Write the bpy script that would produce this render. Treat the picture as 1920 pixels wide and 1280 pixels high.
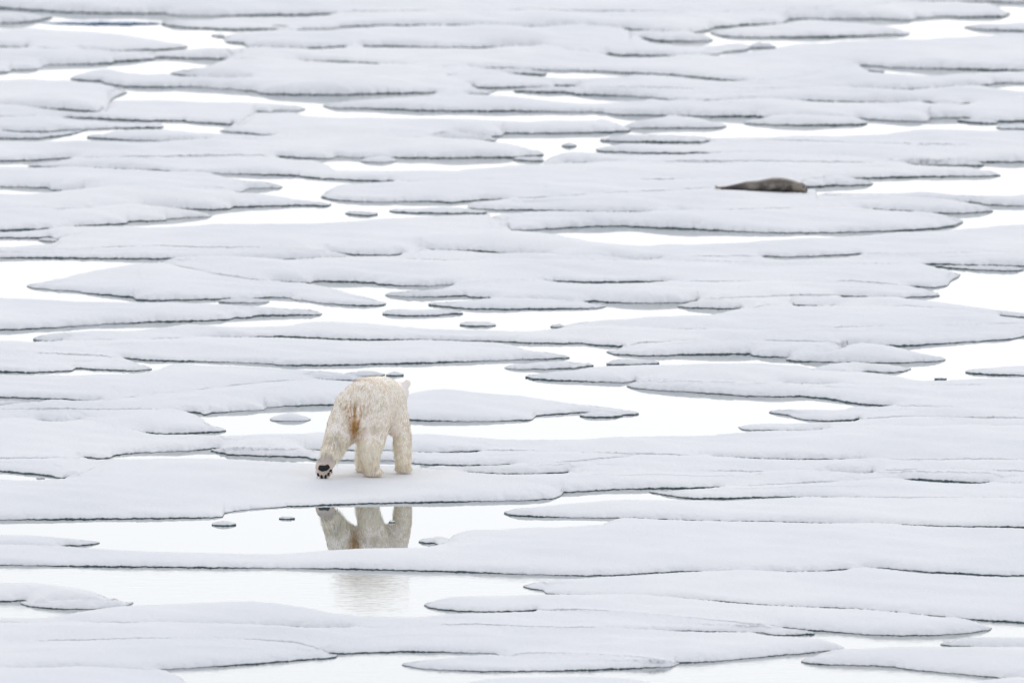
import bpy, bmesh, math, random
import numpy as np
from mathutils import Vector, Matrix, kdtree

random.seed(7)
RNG = np.random.default_rng(11)
for o in list(bpy.data.objects):
    bpy.data.objects.remove(o)
SC = bpy.context.scene
COL = SC.collection

# ------------------------------------------------------------------ camera (long lens from a ship's deck)
CAM_H = 18.0            # metres above the water
FPX = 32000.0           # 600 mm on a 36 mm sensor, 1920 survey pixels wide
HORIZON = -1690.0       # survey row of the horizon (far above the frame)
PITCH = math.atan((640.0 - HORIZON) / FPX)
cam = bpy.data.cameras.new("camera")
cam.lens = 600.0
cam.sensor_width = 36.0
cam.sensor_fit = 'HORIZONTAL'
cam.clip_start = 1.0
cam.clip_end = 30000.0
cam.dof.use_dof = True
cam.dof.focus_distance = 221.0
cam.dof.aperture_fstop = 4.0
camo = bpy.data.objects.new("camera", cam)
camo.location = (0, 0, CAM_H)
camo.rotation_euler = (math.radians(90) - PITCH, 0, 0)
COL.objects.link(camo)
SC.camera = camo

# ------------------------------------------------------------------ light: bright polar overcast
SUN_EL, SUN_AZ = math.radians(25), math.radians(8)     # azimuth from +Y towards +X
world = bpy.data.worlds.new("World")
SC.world = world
world.use_nodes = True
nt = world.node_tree
nt.nodes.clear()
sky = nt.nodes.new("ShaderNodeTexSky")
sky.sky_type = 'NISHITA'
sky.sun_disc = False
sky.sun_elevation = SUN_EL
sky.sun_rotation = SUN_AZ
sky.air_density = 1.0
sky.dust_density = 1.0
sky.ozone_density = 1.0
hsv = nt.nodes.new("ShaderNodeHueSaturation")           # cloud cover: the blue washed out
hsv.inputs['Saturation'].default_value = 0.22
bg = nt.nodes.new("ShaderNodeBackground")
bg.inputs['Strength'].default_value = 0.10
wo = nt.nodes.new("ShaderNodeOutputWorld")
nt.links.new(sky.outputs[0], hsv.inputs['Color'])
tint = nt.nodes.new("ShaderNodeMix"); tint.data_type = 'RGBA'; tint.blend_type = 'MULTIPLY'
tint.inputs[0].default_value = 1.0
tint.inputs[7].default_value = (.975, .99, 1.03, 1)    # cool grey polar cloud
nt.links.new(hsv.outputs[0], tint.inputs[6])
cloud = nt.nodes.new("ShaderNodeMix"); cloud.data_type = 'RGBA'   # thin even stratus in front of it
cloud.inputs[0].default_value = 0.79
cloud.inputs[7].default_value = (6.35, 6.5, 6.9, 1)
nt.links.new(tint.outputs[2], cloud.inputs[6])
nt.links.new(cloud.outputs[2], bg.inputs['Color'])
nt.links.new(bg.outputs[0], wo.inputs['Surface'])

sl = bpy.data.lights.new("sun", 'SUN')
sl.energy = 0.7
sl.angle = math.radians(34)
sl.color = (1.0, 0.97, 0.93)
so = bpy.data.objects.new("sun", sl)
sd = Vector((math.sin(SUN_AZ) * math.cos(SUN_EL), math.cos(SUN_AZ) * math.cos(SUN_EL), math.sin(SUN_EL)))
so.rotation_euler = sd.to_track_quat('Z', 'Y').to_euler()
so.location = (0, 200, 60)
COL.objects.link(so)

SC.cycles.diffuse_bounces = 8
SC.cycles.max_bounces = 14
SC.cycles.transparent_max_bounces = 40
SC.view_settings.view_transform = 'Standard'
SC.view_settings.look = 'None'
SC.view_settings.gamma = 1.0
SC.view_settings.exposure = 0.57
SC.view_settings.use_curve_mapping = False

# ------------------------------------------------------------------ helpers
CP, SP = math.cos(PITCH), math.sin(PITCH)
def ground(px, py, z=0.0):
    """survey pixel (arrays ok) -> point on the level plane at height z"""
    px = np.asarray(px, float); py = np.asarray(py, float)
    a = (px - 960.0) / FPX; b = (640.0 - py) / FPX
    dy = CP + b * SP; dz = -SP + b * CP
    t = (z - CAM_H) / dz
    return a * t, dy * t
def px_per_m(py):
    return (np.asarray(py, float) - HORIZON) / CAM_H
def m_per_row(py):
    return FPX * CAM_H / (np.asarray(py, float) - HORIZON) ** 2

def mesh_obj(name, verts, faces, mat, parent=None, smooth=True):
    me = bpy.data.meshes.new(name)
    me.from_pydata([tuple(v) for v in verts], [], [tuple(f) for f in faces])
    if smooth:
        me.polygons.foreach_set("use_smooth", [True] * len(me.polygons))
    me.materials.append(mat)
    o = bpy.data.objects.new(name, me)
    COL.objects.link(o)
    if parent: o.parent = parent
    return o
def grid_obj(name, V, nx, ny, mat, parent=None, closed=False):
    """V: (nx, ny, 3) array -> quad sheet"""
    me = bpy.data.meshes.new(name)
    i = np.arange(nx - (0 if closed else 1))[:, None]; j = np.arange(ny - 1)[None, :]
    i2 = (i + 1) % nx
    q = np.stack([i * ny + j, i2 * ny + j, i2 * ny + j + 1, i * ny + j + 1], -1).reshape(-1, 4)
    me.vertices.add(nx * ny)
    me.vertices.foreach_set("co", V.reshape(-1).astype(np.float32))
    me.loops.add(q.size)
    me.loops.foreach_set("vertex_index", q.reshape(-1).astype(np.int32))
    me.polygons.add(len(q))
    me.polygons.foreach_set("loop_start", np.arange(0, q.size, 4, dtype=np.int32))
    me.polygons.foreach_set("use_smooth", np.ones(len(q), bool))
    me.update(calc_edges=True)
    me.materials.append(mat)
    o = bpy.data.objects.new(name, me)
    COL.objects.link(o)
    if parent: o.parent = parent
    return o
def tag(o, label, cat, group=None):
    o["label"] = label; o["category"] = cat
    if group: o["group"] = group
    return o

def nodes(m):
    m.use_nodes = True
    n = m.node_tree
    n.nodes.clear()
    out = n.nodes.new("ShaderNodeOutputMaterial")
    p = n.nodes.new("ShaderNodeBsdfPrincipled")
    n.links.new(p.outputs[0], out.inputs['Surface'])
    return n, p
def new(n, kind, **kw):
    x = n.nodes.new(kind)
    for k, v in kw.items():
        if k in x.inputs: x.inputs[k].default_value = v
        else: setattr(x, k, v)
    return x

# ------------------------------------------------------------------ materials
def snow_material():
    m = bpy.data.materials.new("granular_snow"); n, p = nodes(m)
    geo = new(n, "ShaderNodeNewGeometry")
    mp = new(n, "ShaderNodeMapping"); mp.inputs['Scale'].default_value = (1, .45, 1)
    n.links.new(geo.outputs['Position'], mp.inputs['Vector'])
    big = new(n, "ShaderNodeTexNoise", Scale=.22, Detail=5.0, Roughness=.6)
    n.links.new(mp.outputs[0], big.inputs['Vector'])
    r = new(n, "ShaderNodeValToRGB")
    r.color_ramp.elements[0].position = .3; r.color_ramp.elements[0].color = (.715, .733, .770, 1)
    r.color_ramp.elements[1].position = .62; r.color_ramp.elements[1].color = (.792, .800, .820, 1)
    n.links.new(big.outputs['Fac'], r.inputs['Fac'])
    # faint old brownish algae / meltwater patches
    st = new(n, "ShaderNodeTexNoise", Scale=.11, Detail=6.0, Roughness=.7)
    n.links.new(mp.outputs[0], st.inputs['Vector'])
    r2 = new(n, "ShaderNodeValToRGB")
    r2.color_ramp.elements[0].position = .66; r2.color_ramp.elements[0].color = (0, 0, 0, 1)
    r2.color_ramp.elements[1].position = .80; r2.color_ramp.elements[1].color = (.45, .45, .45, 1)
    n.links.new(st.outputs['Fac'], r2.inputs['Fac'])
    mx = new(n, "ShaderNodeMix", data_type='RGBA')
    mx.inputs[7].default_value = (.67, .63, .59, 1)
    n.links.new(r2.outputs[0], mx.inputs[0]); n.links.new(r.outputs[0], mx.inputs[6])
    n.links.new(mx.outputs[2], p.inputs['Base Color'])
    p.inputs['Roughness'].default_value = .85
    p.inputs['Specular IOR Level'].default_value = .2
    g1 = new(n, "ShaderNodeTexNoise", Scale=14.0, Detail=6.0, Roughness=.65)
    g2 = new(n, "ShaderNodeTexNoise", Scale=55.0, Detail=3.0, Roughness=.6)
    n.links.new(geo.outputs['Position'], g1.inputs['Vector']); n.links.new(geo.outputs['Position'], g2.inputs['Vector'])
    ad = new(n, "ShaderNodeMath", operation='MULTIPLY_ADD'); ad.inputs[1].default_value = .35
    n.links.new(g2.outputs['Fac'], ad.inputs[0]); n.links.new(g1.outputs['Fac'], ad.inputs[2])
    b = new(n, "ShaderNodeBump", Strength=.75, Distance=.022)
    n.links.new(ad.outputs[0], b.inputs['Height']); n.links.new(b.outputs[0], p.inputs['Normal'])
    return m
def ice_edge_material():
    m = bpy.data.materials.new("wet_dark_ice"); n, p = nodes(m)
    geo = new(n, "ShaderNodeNewGeometry")
    t = new(n, "ShaderNodeTexNoise", Scale=9.0, Detail=4.0, Roughness=.7)
    n.links.new(geo.outputs['Position'], t.inputs['Vector'])
    r = new(n, "ShaderNodeValToRGB")
    r.color_ramp.elements[0].position = .32; r.color_ramp.elements[0].color = (.095, .145, .158, 1)
    r.color_ramp.elements[1].position = .72; r.color_ramp.elements[1].color = (.23, .325, .335, 1)
    n.links.new(t.outputs['Fac'], r.inputs['Fac']); n.links.new(r.outputs[0], p.inputs['Base Color'])
    p.inputs['Roughness'].default_value = .35
    p.inputs['Specular IOR Level'].default_value = .35
    return m
def blue_ice_material():
    m = bpy.data.materials.new("bare_blue_ice"); n, p = nodes(m)
    geo = new(n, "ShaderNodeNewGeometry")
    t = new(n, "ShaderNodeTexNoise", Scale=.5, Detail=5.0)
    n.links.new(geo.outputs['Position'], t.inputs['Vector'])
    r = new(n, "ShaderNodeValToRGB")
    r.color_ramp.elements[0].position = .35; r.color_ramp.elements[0].color = (.17, .26, .44, 1)
    r.color_ramp.elements[1].position = .65; r.color_ramp.elements[1].color = (.40, .50, .66, 1)
    n.links.new(t.outputs['Fac'], r.inputs['Fac']); n.links.new(r.outputs[0], p.inputs['Base Color'])
    p.inputs['Roughness'].default_value = .6
    p.inputs['Specular IOR Level'].default_value = .1
    return m
def water_material():
    m = bpy.data.materials.new("calm_sea_water"); n, p = nodes(m)
    p.inputs['Base Color'].default_value = (.085, .125, .125, 1)
    p.inputs['Roughness'].default_value = .004
    p.inputs['IOR'].default_value = 1.34
    geo = new(n, "ShaderNodeNewGeometry")
    mp = new(n, "ShaderNodeMapping"); mp.inputs['Scale'].default_value = (.35, 1, 1)
    n.links.new(geo.outputs['Position'], mp.inputs['Vector'])
    t = new(n, "ShaderNodeTexNoise", Scale=2.6, Detail=4.0, Roughness=.55)
    n.links.new(mp.outputs[0], t.inputs['Vector'])
    # a breath of wind ruffles the open leads towards the ship, patchily
    sep = new(n, "ShaderNodeSeparateXYZ"); n.links.new(geo.outputs['Position'], sep.inputs[0])
    mr = new(n, "ShaderNodeMapRange"); mr.inputs[1].default_value = 211.0; mr.inputs[2].default_value = 207.5
    mr.inputs[3].default_value = .0004; mr.inputs[4].default_value = .0012
    n.links.new(sep.outputs['Y'], mr.inputs[0])
    b = new(n, "ShaderNodeBump", Strength=.6)
    n.links.new(mr.outputs[0], b.inputs['Distance'])
    n.links.new(t.outputs['Fac'], b.inputs['Height'])
    t2 = new(n, "ShaderNodeTexNoise", Scale=11.0, Detail=2.0, Roughness=.5)
    n.links.new(mp.outputs[0], t2.inputs['Vector'])
    mr2 = new(n, "ShaderNodeMapRange"); mr2.inputs[1].default_value = 211.0; mr2.inputs[2].default_value = 207.5
    mr2.inputs[3].default_value = .00006; mr2.inputs[4].default_value = .0034
    n.links.new(sep.outputs['Y'], mr2.inputs[0])
    b0 = b
    b = new(n, "ShaderNodeBump", Strength=.6)
    n.links.new(mr2.outputs[0], b.inputs['Distance']); n.links.new(t2.outputs['Fac'], b.inputs['Height'])
    n.links.new(b0.outputs[0], b.inputs['Normal']); n.links.new(b.outputs[0], p.inputs['Normal'])
    gl = new(n, "ShaderNodeBsdfGlossy"); gl.inputs['Color'].default_value = (.97, .975, .97, 1); gl.inputs['Roughness'].default_value = .004
    n.links.new(b.outputs[0], gl.inputs['Normal'])
    mx = new(n, "ShaderNodeMixShader"); mx.inputs[0].default_value = .10
    n.links.new(p.outputs[0], mx.inputs[1]); n.links.new(gl.outputs[0], mx.inputs[2])
    out = [q for q in n.nodes if q.type == 'OUTPUT_MATERIAL'][0]
    n.links.new(mx.outputs[0], out.inputs['Surface'])
    return m
SNOW, EDGE, BLUE, WATER = snow_material(), ice_edge_material(), blue_ice_material(), water_material()

# ------------------------------------------------------------------ the sea
s = 9000.0
sea = mesh_obj("sea_water", [(-s, -300, 0), (s, -300, 0), (s, 2 * s, 0), (-s, 2 * s, 0)], [(0, 1, 2, 3)], WATER, smooth=False)
sea["kind"] = "structure"
# ---- the ice floes: label, front waterline (x,y[,v] in reference pixels of the ground survey), back outline ----
FLOES = []
def floe(label, front, back="", group=None, kind="snow"):
    FLOES.append((label, front, back, group, kind))

floe("snow floe in the bottom left corner, nearest of all on the left", "-60,1340 200,1335 330,1318 362,1295",
     "-60,1243 60,1243 160,1242 270,1247 318,1255 340,1266 353,1278 362,1292")
floe("long low floe with undercut pale left tip, centre of the bottom edge", "753,1246 790,1253 850,1256 900,1258 970,1258 1050,1257 1120,1255 1200,1252 1262,1249 1274,1243",
     "753,1243 757,1240 790,1236 850,1230 905,1225.5 960,1224 / 1262,1241 1274,1241.5")
floe("floe just rising into the bottom edge, below the long low floe", "830,1290 900,1315 1100,1325 1240,1310 1270,1297",
     "830,1286 880,1276 940,1271 1000,1269 1060,1269 1160,1270 1215,1274 1250,1284 1270,1295")
floe("broad tapering floe pointing left near the bottom right corner", "1502,1240 1520,1244 1570,1246 1620,1247 1670,1249 1700,1254 1740,1258 1800,1263 1850,1268 1885,1271 1960,1276,-3",
     "1502,1238 1515,1230 1545,1221 1590,1218.5 1660,1217 1760,1217 1840,1218 1900,1218 1960,1219")
floe("small wedge floe on the right edge behind the broad tapering floe", "1763,1208 1790,1211 1830,1213 1870,1215 1895,1216 1960,1217.5",
     "1763,1206 1790,1200 1840,1197 1960,1195")
floe("sliver of floe cut by the bottom right corner", "1780,1292 1860,1310 1960,1320", "1780,1288 1830,1278 1885,1271.5 1960,1270")
floe("huge bottom floe with rounded right tip between two ponds at lower right",
     "-60,1206,-5 150,1200,-5 300,1196,-5 450,1199,-5 550,1205,-5 590,1213,-4 625,1224,-1 633,1225 700,1223 760,1221 830,1222 905,1224 960,1225,-4 1000,1223,-5 1100,1226,-5 1200,1234,-5 1265,1242,-2 1275,1242 1330,1240 1400,1234 1450,1229 1500,1225 1540,1221 1585,1217",
     "1440,1191 1480,1193.5 1530,1197 1560,1202 1578,1208 1585,1214")
floe("lower left floe ending in a rounded tip above the bottom pond",
     "-60,1247,-5 60,1246,-5 160,1245,-5 270,1251,-4 300,1254,-1 318,1254 400,1249 480,1244 560,1237 628,1232.5 634,1229", "600,1216 625,1225 634,1228")
floe("wide floe below the lower pond with arched back edge and thin right tongue",
     "-60,1166,-5 150,1166,-5 300,1169,-2 460,1173,-2 560,1176,0 600,1178.5,1 640,1177,0 700,1175,-4 760,1173,-5 900,1170,-5 1000,1174,-5 1140,1178,-2 1280,1182,-1 1430,1186,-1 1450,1190,1 1490,1190.5 1528,1188",
     "-60,1160 0,1158 85,1158 130,1150 185,1142 210,1137.5 300,1135 380,1132 440,1131 500,1132.5 550,1137 600,1145 640,1152 700,1157 770,1156 800,1154 850,1150 900,1148 980,1145.5 / 1515,1183 1528,1187")
floe("long floe pointing left into the lower pond, its right tip rounded by the edge",
     "795,1134 805,1139 830,1143 880,1146 940,1146.5 985,1145 1020,1143,-3 1100,1144,-5 1200,1150,-5 1300,1160,-5 1400,1170,-4 1470,1177,-1 1515,1181 1570,1184.5 1620,1189 1680,1191 1750,1190.5 1810,1187 1855,1181 1860,1177",
     "795,1131 800,1127 820,1122 850,1119 900,1117 960,1117 1000,1116.5 1026,1116 / 1790,1157 1835,1164 1852,1172 1860,1176")
floe("large floe with a notched left tip at the right end of the lower pond",
     "981,1100 995,1103.5 1018,1106 1024,1112 1063,1115 1100,1116,-1 1200,1118,-2 1280,1122,-1 1360,1128,0 1420,1134 1480,1137 1575,1139 1620,1142,-1 1700,1149,-1 1760,1155 1820,1161,6 1870,1164 1920,1167 1960,1169",
     "981,1097 990,1092 1010,1087 1060,1084 1110,1082 1160,1080 1200,1077 1260,1072")
floe("very long ridge floe separating the bear's reflection pond from the lower pond",
     "-60,1058 0,1058.5 100,1060.5 200,1062 300,1062.5 400,1064 500,1064.5 640,1066 760,1069 860,1071.5 950,1075 1050,1078 1100,1079 1160,1078 1200,1075 1240,1073 1290,1071,-1 1400,1071,-2 1490,1071.5,0 1555,1069.5 1600,1065,-2 1650,1064,0 1700,1068.5 1750,1073 1800,1075,0 1830,1077,0 1860,1078.5 1910,1079 1960,1075",
     "-60,1014 0,1015 60,1017 130,1023 200,1029 260,1032 350,1034 440,1037 540,1036 600,1032.5 700,1029.5 785,1026 812,1020 835,1012 845,1003 852,997 870,994 930,993 985,989 1000,988 1080,985 1130,983")
floe("small nose of ice right of the bear's reflection", "785,1016 800,1018.5 825,1016,-3 843,1010,-3", "785,1014 795,1009 815,1003.5 832,1003 843,1006")
floe("thin floe on the left edge across the pond from the bear", "-60,1016,-6 0,1016,-6 60,1018,-5 130,1022,-1 150,1022.5 178,1020 187,1017.5", "-60,1001 0,1002 70,1004 130,1008 165,1011.5 187,1016.5")
floe("floe on the left edge at the lower pond, behind the small oval floe", "-60,1128 0,1127 38,1126 60,1124,-4 150,1122,-4 200,1123,-4 222,1126", "-60,1091 0,1093 80,1097 140,1103 185,1109 205,1118 222,1124")
floe("small oval floe by the left edge of the lower pond", "38,1131 50,1135 70,1138.5 120,1141.5 170,1141.5 187,1140.5 235,1136 250,1130", "38,1129 45,1125 60,1120 110,1117 170,1119 215,1124.5 250,1128.5")
floe("long floe with blunt left tip reaching into the pond right of the bear's reflection",
     "945,962 955,965.5 1000,968 1080,970 1180,971 1280,975 1380,977.5 1480,979 1560,981 1590,982.5,0 1640,983,-1 1700,984,-1 1770,986,1 1850,987.5 1960,989",
     "945,960 955,955 990,949.5 1040,945 1100,941.5 1160,939.5 1220,938.5 1285,937")
floe("low floe with a thin left nose at the far end of the bear's pond", "1217,922.5 1240,926 1265,931 1300,934.5 1360,934.5 1445,931.5 1500,931,-1 1560,932,-1 1700,933,-3 1960,934,-3", "1217,921 1235,919.5 1260,918.5")
floe("large snow floe the polar bear is walking on",
     "-60,975 0,974 100,973.5 200,972.5 300,971.5 400,970 419,969 421,961.5 440,957.5 480,953.5 540,949.5 640,945.5 700,943.5 800,941.5 900,939.5 980,938 1035,935 1052,930 1056,922.5 1100,921 1130,918.5 1180,916.5 1240,915.5 1305,915 1400,910,-4 1500,905,-4 1600,901,-3 1700,899,-1 1725,899 1775,902 1823,904.5 1880,905,-3 1960,909,-3",
     "-60,901 0,900 65,899 100,898.5 117,896.5 / 212,860.5 260,859 300,858.5 400,858.5 430,859.5 470,861 520,864.5 560,867 600,869 640,870 720,872 780,873")
floe("small floe by the left edge just behind the bear's floe", "-60,882 0,883 50,887.5 95,892 105,895 117,897,0 150,888,-4 185,873,-4 212,860,-2", "185,861 212,859")
floe("wide floe on the far side behind the bear's legs, bordering the pond",
     "-60,862,-5 140,858,-4 163,857.5,0 190,860 207,858 215,853 260,848.5 355,845 400,841 420,840,-3 500,841,-5 570,843,-2 585,844,1 640,845 735,845 781,847.5 820,848 873,846 920,845,-3 1000,845,-5 1100,850,-5 1200,853,-5 1300,855,-3 1360,857,0 1410,859,1 1500,861,0 1600,862,0 1700,862,-4 1960,864,-4",
     "395,817 420,819.5 460,820.5 500,820 545,818 580,815 640,815 700,815 775,816.5 800,815.5 840,816.5 900,819 950,822 1030,823 1100,821.5 1190,816 1280,814.5 1330,813.5 1385,811.5")
floe("thin floe right behind the bear's feet", "395,845.5 410,848.5 421,849 423,852 460,853.5 500,855 560,856.5 574,857 588,862 640,863 735,863 765,868 800,870.5 860,872.5 910,872.5 945,871,0 1000,871,-3 1080,866,-4 1150,858.5,-4 1200,853.6,-4", "395,843.5 410,843 425,842")
floe("broad flat floe right of the bear with two short dark cracks along its front", "790,877,-3 840,883,-3 890,886,0 920,888 960,889 1000,888.5 1050,886 1080,884,-3 1200,882,-4 1400,884,-4 1560,885,-1 1585,886,0.5 1620,887 1650,884,-3 1720,881,-4 1800,882,-4 1960,885,-4", "790,875.5 805,874")
floe("little snow lump floating alone left of the bear", "506,787 515,789 545,789.5 575,789 583,786.5", "506,783 515,776 530,772 555,771 572,775 583,784")
floe("floe left of the bear whose front bounds the pond by its hind leg",
     "-60,770,-4 100,768,-4 250,768,-4 340,771,-2 375,774,0.5 383,778 400,774 440,771 480,769 495,768 500,764 540,761 590,759.5 626,758.5 660,755 700,745", "690,730 700,743")
floe("leaf-shaped snowy floe in the pond right of the bear's shoulder",
     "690,775 720,783 768,787 800,788.5 850,789.5 900,790 960,788.5 990,787.5 1000,786.5 1004,779.5 1030,777.5 1060,775 1090,773 1120,775.5 1160,778 1185,778 1198,776",
     "690,772 720,748 765,737 800,735 840,732 880,735 950,738 1000,742 1050,750 1100,758 1150,762 1165,765 1180,767 1198,774")
floe("tiny floe beside the pointed end of the leaf-shaped floe", "1087,780 1100,782 1140,782.5 1158,781.5 1168,779", "1087,777 1100,772 1120,770 1140,771 1160,776 1168,778")
floe("floe just behind the bear's back on the left, ending in a small knob",
     "-60,743 0,744.5 60,746.5 120,748.5 175,752.5 200,751,-4 300,740,-5 450,722,-5 560,713,-4 595,711,-1 620,713 660,713.5 680,711.5 687,708.5",
     "-60,701 0,700 100,699.5 130,702 180,703 230,702.5 260,700 285,693 300,688 312,680 340,680 375,682 385,685 430,687 480,689 540,692 590,694 640,698 660,702 687,707.5")
floe("flat sliver of ice above the bear's back", "646,703.5 665,705 690,705 715,704.5 722,703", "646,702 655,698 680,696.5 710,698 722,702")
floe("tiny peaked ice piece just above the bear's shoulders", "724,704 740,704.7 757,704", "724,702.5 733,697 745,697.5 757,703")
floe("narrow floe with a pointed right end left of the alone snow lump",
     "-60,785,-4 60,787,-2 97,790.5,0.5 125,791.5 145,790.5,0 170,790,-4 220,800,-4 265,810,-2 300,813 312,813.5 370,811.5,4 410,809.5,8 424,807.5", "384,787 395,793 410,799 424,805")
floe("short tongue floe, lower one of the pair at the pond's right end", "1384,801 1390,805 1410,806.5 1450,807 1500,807.5 1530,806.5 1545,804,-2 1580,800,-4 1700,800,-5 1800,803,-2 1960,806,-2", "1384,799 1395,793 1420,791 1460,791 1500,791.5")
floe("crooked tongue floe, upper one of the pair at the pond's right end", "1442,773 1460,776 1480,779 1486,782 1510,787 1540,789 1570,789 1600,787 1620,785,-3 1700,782,-5 1960,786,-5", "1442,771 1455,767 1480,766.5 1530,768.5 1560,767 1590,764.5")
floe("long floe with a curved dark front above the two tongue floes", "1175,724 1185,727 1220,731 1280,734 1340,738 1400,742.5 1440,743.5 1500,743 1550,747 1580,753 1610,757 1640,760 1660,760,0 1700,762,-4 1960,772,-4",
     "1175,722 1180,716 1195,711 1210,709.5")
floe("floe with a square left tip in the open water right of the bear's head",
     "985,708 1000,711 1050,713.5 1100,715 1170,717.5,6 1200,712,-4 1280,714,-5 1400,718,-5 1470,721,-1 1560,722.5,-1 1620,721,-4 1800,722,-5 1960,722,-5",
     "985,704 990,701 1020,698 1060,695 1085,690 1110,688 1160,686 1220,684.5 1285,684 1320,683 1380,684 1440,685 1525,687 1600,692 1650,698 1690,703 1720,710 1740,713.5 1760,713 1800,711 1830,709 1870,707 1960,704")
floe("thin broken plate of ice tucked under the pointed oval floe", "1525,690,-4 1580,692,-4 1640,697,0 1660,698.5 1693,697 1708,692", "1525,686 1560,681 1620,681 1700,686 1708,690.5")
floe("low pointed floe on the right edge beside the small right pond", "1810,698 1830,701 1870,703 1920,703.5 1960,703", "1810,696 1830,690 1870,685 1900,683.5 1960,683")
floe("long floe behind the bear with its tapered right end over open water",
     "-60,662,-5 100,664,-5 200,668,-4 260,674,1 290,676 340,677 380,678 430,679 490,681 525,684.5 560,685 640,684.5 700,682.5 780,681 850,678.5 900,677 980,674 1030,673 1068,671",
     "-60,645 0,644 60,643 / 923,640.5 960,644 985,650 990,654 1010,658 1040,663 1068,669")
floe("huge floe with a thin left nose, in front of the wide bright channel",
     "62,637 75,640 98,641,0.5 150,640,-4 250,638,-4 350,635,-3 413,633,0 470,632.5,0 515,631,0 560,632,0 640,636,0 700,637.5,0 800,637,-1 923,639.5,0 980,642.5,2 1010,643.5,8 1060,644 1090,643.5 1110,646.5 1158,649.5 1175,649,-3 1200,644,-5 1300,640,-5 1450,641,-4 1560,643,-4 1600,647,-1 1660,648.5,0.5 1690,649 1740,646 1800,642 1850,639 1890,636.5 1905,634 1920,631 1960,630",
     "62,635 75,631 100,628 150,625 200,624 240,622 300,617 325,613 400,613 520,612 560,607 610,604 660,605 720,608 760,611.5 820,615 900,618 960,621 1000,620.5 1032,618")
floe("smooth floe rising to a low hump, right of the round pill-shaped piece",
     "1032,613 1045,614.5 1060,614,-2 1150,613,-5 1290,618,-5 1450,620,-5 1700,612,-5 1960,605,-5",
     "1032,611.5 1060,609 1120,604 1180,598 1240,596 1290,594.5 1310,594 1350,586")
floe("floe with a dark fissure near its left end, bordering the upper right pond",
     "1270,575.5 1290,577 1340,578.5 1382,579 1400,577,-4 1440,572,-5 1480,572,-3 1495,573.5 1553,576 1580,575,-4 1700,574,-5 1800,580,-5 1870,590,-2 1895,593.5 1960,597",
     "1270,573.5 1285,571 / 1715,562 1780,567 1840,574 1900,582 1960,589")
floe("pointed oval snow floe in front of the small right pond", "1474,675 1490,677.5 1540,678.5 1600,679.5 1680,680.5 1720,679 1755,677.5 1773,675",
     "1474,672 1485,667 1520,658 1550,650 1590,647 1640,648.5 1690,651 1720,657 1750,665 1773,673")
floe("stepped floe left of the pointed oval floe", "1137,660 1150,664 1200,667 1240,667 1280,665 1340,664.5 1406,663.5 1412,668 1470,670 1490,668,-4 1540,660,-5 1570,653,-4 1590,649", "1137,658 1150,655 1165,651.5")
floe("flat piece of ice at the tapered end of the long floe behind the bear", "946,690.5 970,692.5 1020,692 1050,691 1080,690.5 1085,688.5 1113,686", "946,686 960,681 1000,679 1060,678.5 1095,680 1113,684")
floe("thin pale strip of ice under the stepped floe", "1137,683.5 1180,684.5 1236,682.5", "1137,681 1150,676.5 1190,675 1225,678 1236,681")
floe("low dark-edged floe near the left edge above a narrow bright slit", "-60,698 0,697 50,698.5 100,697 138,694.5 141,690.5 180,692.5 225,694.5 260,695 285,692.5", "260,678 275,684 285,691")
floe("short flat floe at the left edge below a brownish snow patch", "-60,761 0,760 30,759.5 60,758 64,757", "-60,752 0,751 40,753.5 64,756")
floe("long floe with a blunt right tip and thin channel below, on the left",
     "-60,617.5 0,618.5 50,617 100,614.5 150,611 200,607.5 250,605.5 300,603 350,602.5 400,600.5 430,599.5 437,596.5 470,595 485,592 540,591 600,590.5 604,588",
     "-60,556 0,557 100,561 178,565 260,568.5 350,571 400,572 450,574 500,577 550,580 590,583 604,586")
floe("arrowhead floe pointing left into the large left pond",
     "50,537 60,540 100,543.5 140,546 165,550 220,555 250,557.5 255,563 300,563.5 360,562 410,561 440,559,-2 490,558.5,-1 520,557.5,0.5 545,558.5 550,562 572,564 600,568 640,571.5 690,573.5 718,572.5 724,570",
     "50,534 60,530 90,522 120,517 125,514 170,506 210,501 250,497 300,495.5 / 560,532 600,533 640,541 670,549 690,553 710,559 724,567")
floe("small oval plate under the arrowhead floe", "410,566.5 425,567.5 460,568 495,567.5 505,566", "410,565 425,561.5 450,559.5 480,560 500,563 505,565")
floe("very long floe across the left above the large left pond",
     "-60,483 0,483.5 60,483.5 120,484 220,485 310,485.5 340,485.5 400,487.5 440,488.5 500,488 560,486.5 600,485.5,0 640,484,0 680,485,-3 760,487,-3 900,489,-3 1000,489,-4 1100,489,-4 1235,489,-4 1450,492,-5 1600,494,-4 1700,495,-3 1770,495.5,0 1800,497 1860,497.5 1960,500.5")
floe("wide floe with a ragged stepped right end at the upper right pond",
     "300,490,-4 360,504,-5 420,517,-5 480,526,-4 540,529.5,0.5 575,531 582,531 588,527.5 640,528 703,530.5 710,533.5 760,536 805,536,2 835,534,0 870,533,-3 940,525,-5 1040,527,-1 1080,528.5,0.5 1120,529.5 1160,529 1240,527.5,0 1300,528,-4 1450,528,-5 1600,530,-5 1700,536,-2 1753,539.5 1777,536 1783,526 1798,519 1801,515",
     "1785,506 1797,511 1801,514")
floe("long floe behind the lens-shaped floe, its left tip in the central channel",
     "722,553.5 740,555.5 790,557 840,556 873,554 880,557 910,559,0 940,556,-4 1000,555,-5 1060,558,-5 1115,564,-1 1140,567 1200,568.5 1280,567.5 1297,566 1320,562,-4 1450,556,-5 1560,554,-3 1595,556.5 1640,557.5 1690,558.5 1720,557 1762,555",
     "722,551.5 760,548.5 800,545 815,540 835,536.5 / 1753,542 1762,551")
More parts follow.
